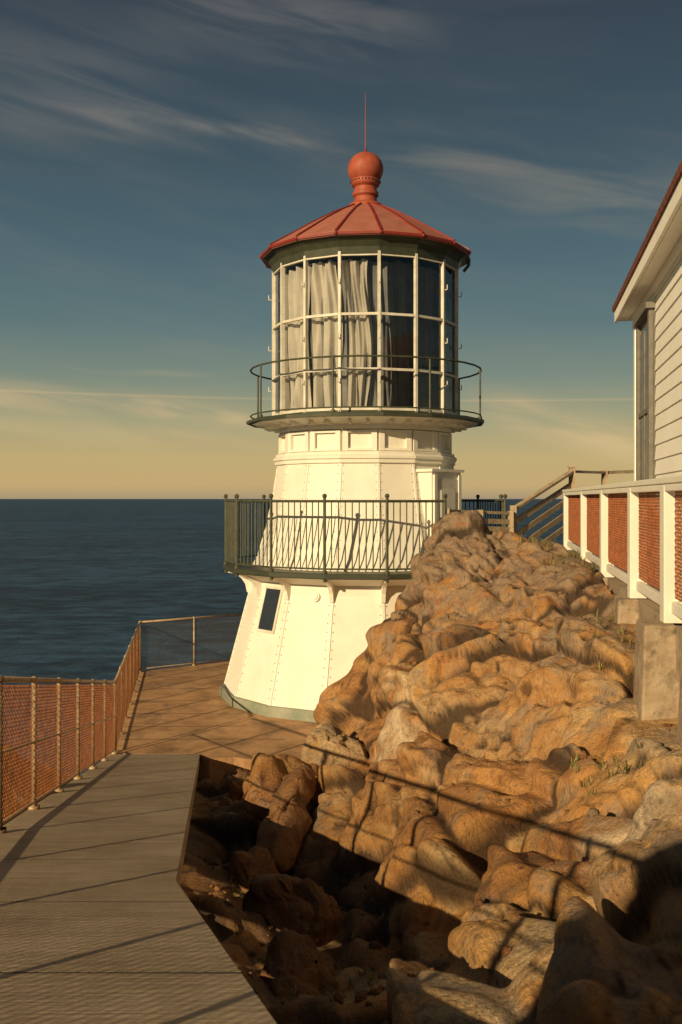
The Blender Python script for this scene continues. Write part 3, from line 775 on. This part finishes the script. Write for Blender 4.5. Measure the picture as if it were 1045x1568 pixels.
# ------------------------------------------------------------------ wooden stair railing
WS=empty('wooden_stair_railing'); mb=MB()
def W(u,v,d): return Vector(((u-522.5)/1524*d,d,CAMZ-(v-763)/1524*d))
D1=18.6; D2=19.4
tl=W(686,782,17.6); tr2=W(782,786,D1)
for dz in(0,-.16,-.30): mb.beam(tl+Vector((0,0,dz)),tr2+Vector((0,0,dz)),.05,.09 if dz else .05)
for p in(tl,tr2,tl.lerp(tr2,.5)): mb.box(p+Vector((0,0,-.45)),(.10,.10,.98))
b0=W(786,780,D1+.1); b1=W(876,722,D2+.8)
mb.beam(b0,b1,.12,.05)
for k in range(1,5): mb.beam(b0+Vector((0,0,-.26*k)),b1+Vector((0,0,-.26*k)),.04,.11)
for p in(b0,b1): mb.box(p+Vector((0,0,-.55)),(.11,.11,1.25))
mb.box(b1+Vector((0,0,.09)),(.15,.15,.03))
mb.obj('rails_and_posts',M_wood,WS)
mb=MB()
c0_=b1+Vector((.9,.9,.0)); c1_=c0_+Vector((1.1,.6,.05))
for dz in(0,-.3,-.6): mb.beam(c0_+Vector((0,0,dz)),c1_+Vector((0,0,dz)),.10,.07)
for p in(c0_,c1_): mb.box(p+Vector((0,0,-.6)),(.11,.11,1.3))
mb.beam(b1,c0_,.10,.05)
mb.obj('landing_rail',M_wood,WS)

# ------------------------------------------------------------------ sea
def sea_mat():
    m=bpy.data.materials.new('sea_water'); m.use_nodes=True; N,L=nt(m); b=N['Principled BSDF']
    b.inputs['Roughness'].default_value=.4; b.inputs['Specular IOR Level'].default_value=.18
    g=N.new('ShaderNodeNewGeometry')
    def noise(sc,st,det=5,rot=12):
        mp=N.new('ShaderNodeMapping'); mp.inputs['Scale'].default_value=st; mp.inputs['Rotation'].default_value=(0,0,R_(rot)); L.new(g.outputs['Position'],mp.inputs[0])
        n=N.new('ShaderNodeTexNoise'); n.inputs['Scale'].default_value=sc; n.inputs['Detail'].default_value=det; n.inputs['Roughness'].default_value=.7; L.new(mp.outputs[0],n.inputs['Vector']); return n.outputs['Fac']
    n1=noise(.05,(.6,1.1,1),6); n2=noise(.006,(.5,1.0,1),4,-8)
    bp=N.new('ShaderNodeBump'); bp.inputs['Strength'].default_value=1; bp.inputs['Distance'].default_value=7.0; L.new(n1,bp.inputs['Height'])
    L.new(bp.outputs[0],b.inputs['Normal'])
    ad=N.new('ShaderNodeMath'); ad.operation='MULTIPLY_ADD'; L.new(n2,ad.inputs[0]); ad.inputs[1].default_value=.5; L.new(n1,ad.inputs[2])
    r=N.new('ShaderNodeValToRGB'); e=r.color_ramp.elements; e[0].position=.66; e[0].color=(.003,.018,.048,1); e[1].position=.86; e[1].color=(.034,.095,.175,1)
    L.new(ad.outputs[0],r.inputs[0])
    L.new(r.outputs[0],b.inputs['Base Color']); return m
mb=MB(); mb.add([(-90000,-3000,-85),(90000,-3000,-85),(90000,120000,-85),(-90000,120000,-85)],[(0,1,2,3)]); mb.obj('sea',sea_mat(),recalc=False)

# ------------------------------------------------------------------ world sky
AZ,EL=37.0,19.5
w=bpy.data.worlds.new('World'); scene.world=w; w.use_nodes=True; N=w.node_tree.nodes; L=w.node_tree.links
bg=N['Background']; bg.inputs[1].default_value=.1
sky=N.new('ShaderNodeTexSky'); sky.sky_type='NISHITA'; sky.sun_disc=False; sky.sun_elevation=R_(EL); sky.sun_rotation=R_(180+AZ); sky.altitude=90
tc=N.new('ShaderNodeTexCoord'); sx=N.new('ShaderNodeSeparateXYZ'); L.new(tc.outputs['Generated'],sx.inputs[0])
def M(op,a,b_=None,c=None):
    n=N.new('ShaderNodeMath'); n.operation=op
    for i,v in enumerate((a,b_,c)):
        if v is None: continue
        if hasattr(v,'links'): L.new(v,n.inputs[i])
        else: n.inputs[i].default_value=v
    return n.outputs[0]
el=M('ARCSINE',sx.outputs[2]); az=M('ARCTAN2',sx.outputs[0],sx.outputs[1])
def s2l(c): return tuple(((x/255+.055)/1.055)**2.4 if x/255>.04045 else x/255/12.92 for x in c)
rp=N.new('ShaderNodeValToRGB'); e=rp.color_ramp.elements
stops=[(-.30,(20,28,34)),(-.01,(60,75,80)),(0.0,(170,150,118)),(.012,(196,168,114)),(.04,(192,168,114)),(.075,(162,157,119)),(.12,(120,134,120)),(.17,(92,115,116)),(.24,(74,99,107)),(.33,(60,80,89)),(.46,(50,62,72)),(.8,(40,50,60))]
mn,mxx=-.30,.8
while len(e)>1: e.remove(e[-1])
for i,(p,c) in enumerate(stops):
    x=e[0] if i==0 else e.new((p-mn)/(mxx-mn)); x.position=(p-mn)/(mxx-mn); x.color=(*s2l(c),1)
t=M('DIVIDE',M('SUBTRACT',el,mn),mxx-mn); L.new(t,rp.inputs[0])
def VS(src,k):
    n=N.new('ShaderNodeVectorMath'); n.operation='SCALE'; L.new(src,n.inputs[0]); 
    if hasattr(k,'links'): L.new(k,n.inputs['Scale'])
    else: n.inputs['Scale'].default_value=k
    return n.outputs[0]
grad=VS(rp.outputs[0],10.0)
mxn=N.new('ShaderNodeMix'); mxn.data_type='RGBA'; mxn.inputs[0].default_value=.05; L.new(grad,mxn.inputs[6]); L.new(sky.outputs[0],mxn.inputs[7])
cv=N.new('ShaderNodeCombineXYZ'); 
L.new(M('MULTIPLY',az,5.0),cv.inputs[0]); L.new(M('ADD',M('MULTIPLY',el,34.0),M('MULTIPLY',az,6.0)),cv.inputs[1])
def cn(sc,det,dist,src=None):
    n=N.new('ShaderNodeTexNoise'); n.inputs['Scale'].default_value=sc;n.inputs['Detail'].default_value=det;n.inputs['Roughness'].default_value=.55;n.inputs['Distortion'].default_value=dist; L.new(src or cv.outputs[0],n.inputs['Vector']); return n.outputs['Fac']
def MR(src,a,b_,lo=0,hi=1,mode='SMOOTHSTEP'):
    n=N.new('ShaderNodeMapRange'); n.interpolation_type=mode
    n.inputs[1].default_value=a;n.inputs[2].default_value=b_;n.inputs[3].default_value=lo;n.inputs[4].default_value=hi; L.new(src,n.inputs[0]); return n.outputs[0]
wis=MR(cn(1.0,6,.6),.28,.78); wis2=MR(cn(.45,2,.5),.35,.7)
wob=M('MULTIPLY',M('SUBTRACT',cn(.8,2,.3),.5),.05)
total=None
def band(u0,v0,u1,v1,wd,amp,noise=True,feather=.07,ww=1.0):
    global total
    a0=math.atan((u0-522.5)/1524);a1=math.atan((u1-522.5)/1524)
    e0=math.atan((763-v0)/1524*math.cos(a0));e1=math.atan((763-v1)/1524*math.cos(a1))
    k=(e1-e0)/(a1-a0); c=e0-k*a0
    line=M('ADD',M('MULTIPLY',az,k),c)
    dlt=M('SUBTRACT',el,line)
    if ww: dlt=M('ADD',dlt,M('MULTIPLY',wob,ww))
    dlt=M('DIVIDE',dlt,wd)
    g=M('EXPONENT',M('MULTIPLY',M('MULTIPLY',dlt,dlt),-1.0))
    g=M('MULTIPLY',g,M('MULTIPLY',MR(az,a0-feather,a0+feather),MR(az,a1-feather,a1+feather,1,0)))
    if noise: g=M('MULTIPLY',g,wis)
    g=M('MULTIPLY',g,amp)
    total=g if total is None else M('ADD',total,g)
band(-200,580,390,640,.010,1.2,feather=.05,ww=.3)
band(-100,640,380,665,.012,.45)
band(180,565,330,572,.004,.25)
band(330,675,430,690,.008,.4)
band(740,622,1000,690,.018,1.0,feather=.04,ww=.4)
band(60,150,480,212,.013,.60,ww=.5)
band(-150,150,300,200,.02,.25)
band(300,190,760,260,.020,.22)
band(250,10,620,50,.03,.50)
band(-200,60,260,110,.03,.28)
band(620,230,1200,330,.03,.30)
band(850,320,1200,345,.012,.25)
band(-300,582,1500,596,.0011,.28,noise=False,ww=0)
total=M('ADD',total,M('MULTIPLY',M('MULTIPLY',wis,wis2),M('MULTIPLY',MR(el,.05,.2),.10)))
total=M('MINIMUM',total,.85)
cr_=N.new('ShaderNodeValToRGB'); e=cr_.color_ramp.elements; e[0].position=.27; e[0].color=(*s2l((222,192,138)),1); e[1].position=.62; e[1].color=(*s2l((132,128,124)),1); L.new(t,cr_.inputs[0])
mc=N.new('ShaderNodeMix'); mc.data_type='RGBA'; L.new(total,mc.inputs[0]); L.new(mxn.outputs[2],mc.inputs[6]); L.new(VS(cr_.outputs[0],10.0),mc.inputs[7])
L.new(mc.outputs[2],bg.inputs[0])

# sun
sd=bpy.data.lights.new('sun','SUN'); sd.energy=5.0; sd.angle=R_(.5); sd.color=(1,.77,.45)
so=bpy.data.objects.new('sun',sd); scene.collection.objects.link(so)
dirs=Vector((math.sin(R_(AZ))*math.cos(R_(EL)),math.cos(R_(AZ))*math.cos(R_(EL)),-math.sin(R_(EL))))
so.rotation_euler=dirs.to_track_quat('-Z','Y').to_euler()

# camera
cd_=bpy.data.cameras.new('camera'); co=bpy.data.objects.new('camera',cd_); scene.collection.objects.link(co)
co.location=(0,0,CAMZ); co.rotation_euler=(R_(90),0,0)
cd_.sensor_fit='VERTICAL'; cd_.sensor_height=36; cd_.sensor_width=24; cd_.lens=35; cd_.shift_y=-21/1568; cd_.clip_end=300000; cd_.clip_start=.05
cd_.dof.use_dof=True; cd_.dof.focus_distance=18; cd_.dof.aperture_fstop=5.6
scene.camera=co
scene.view_settings.view_transform='Standard'; scene.view_settings.look='None'; scene.view_settings.exposure=0
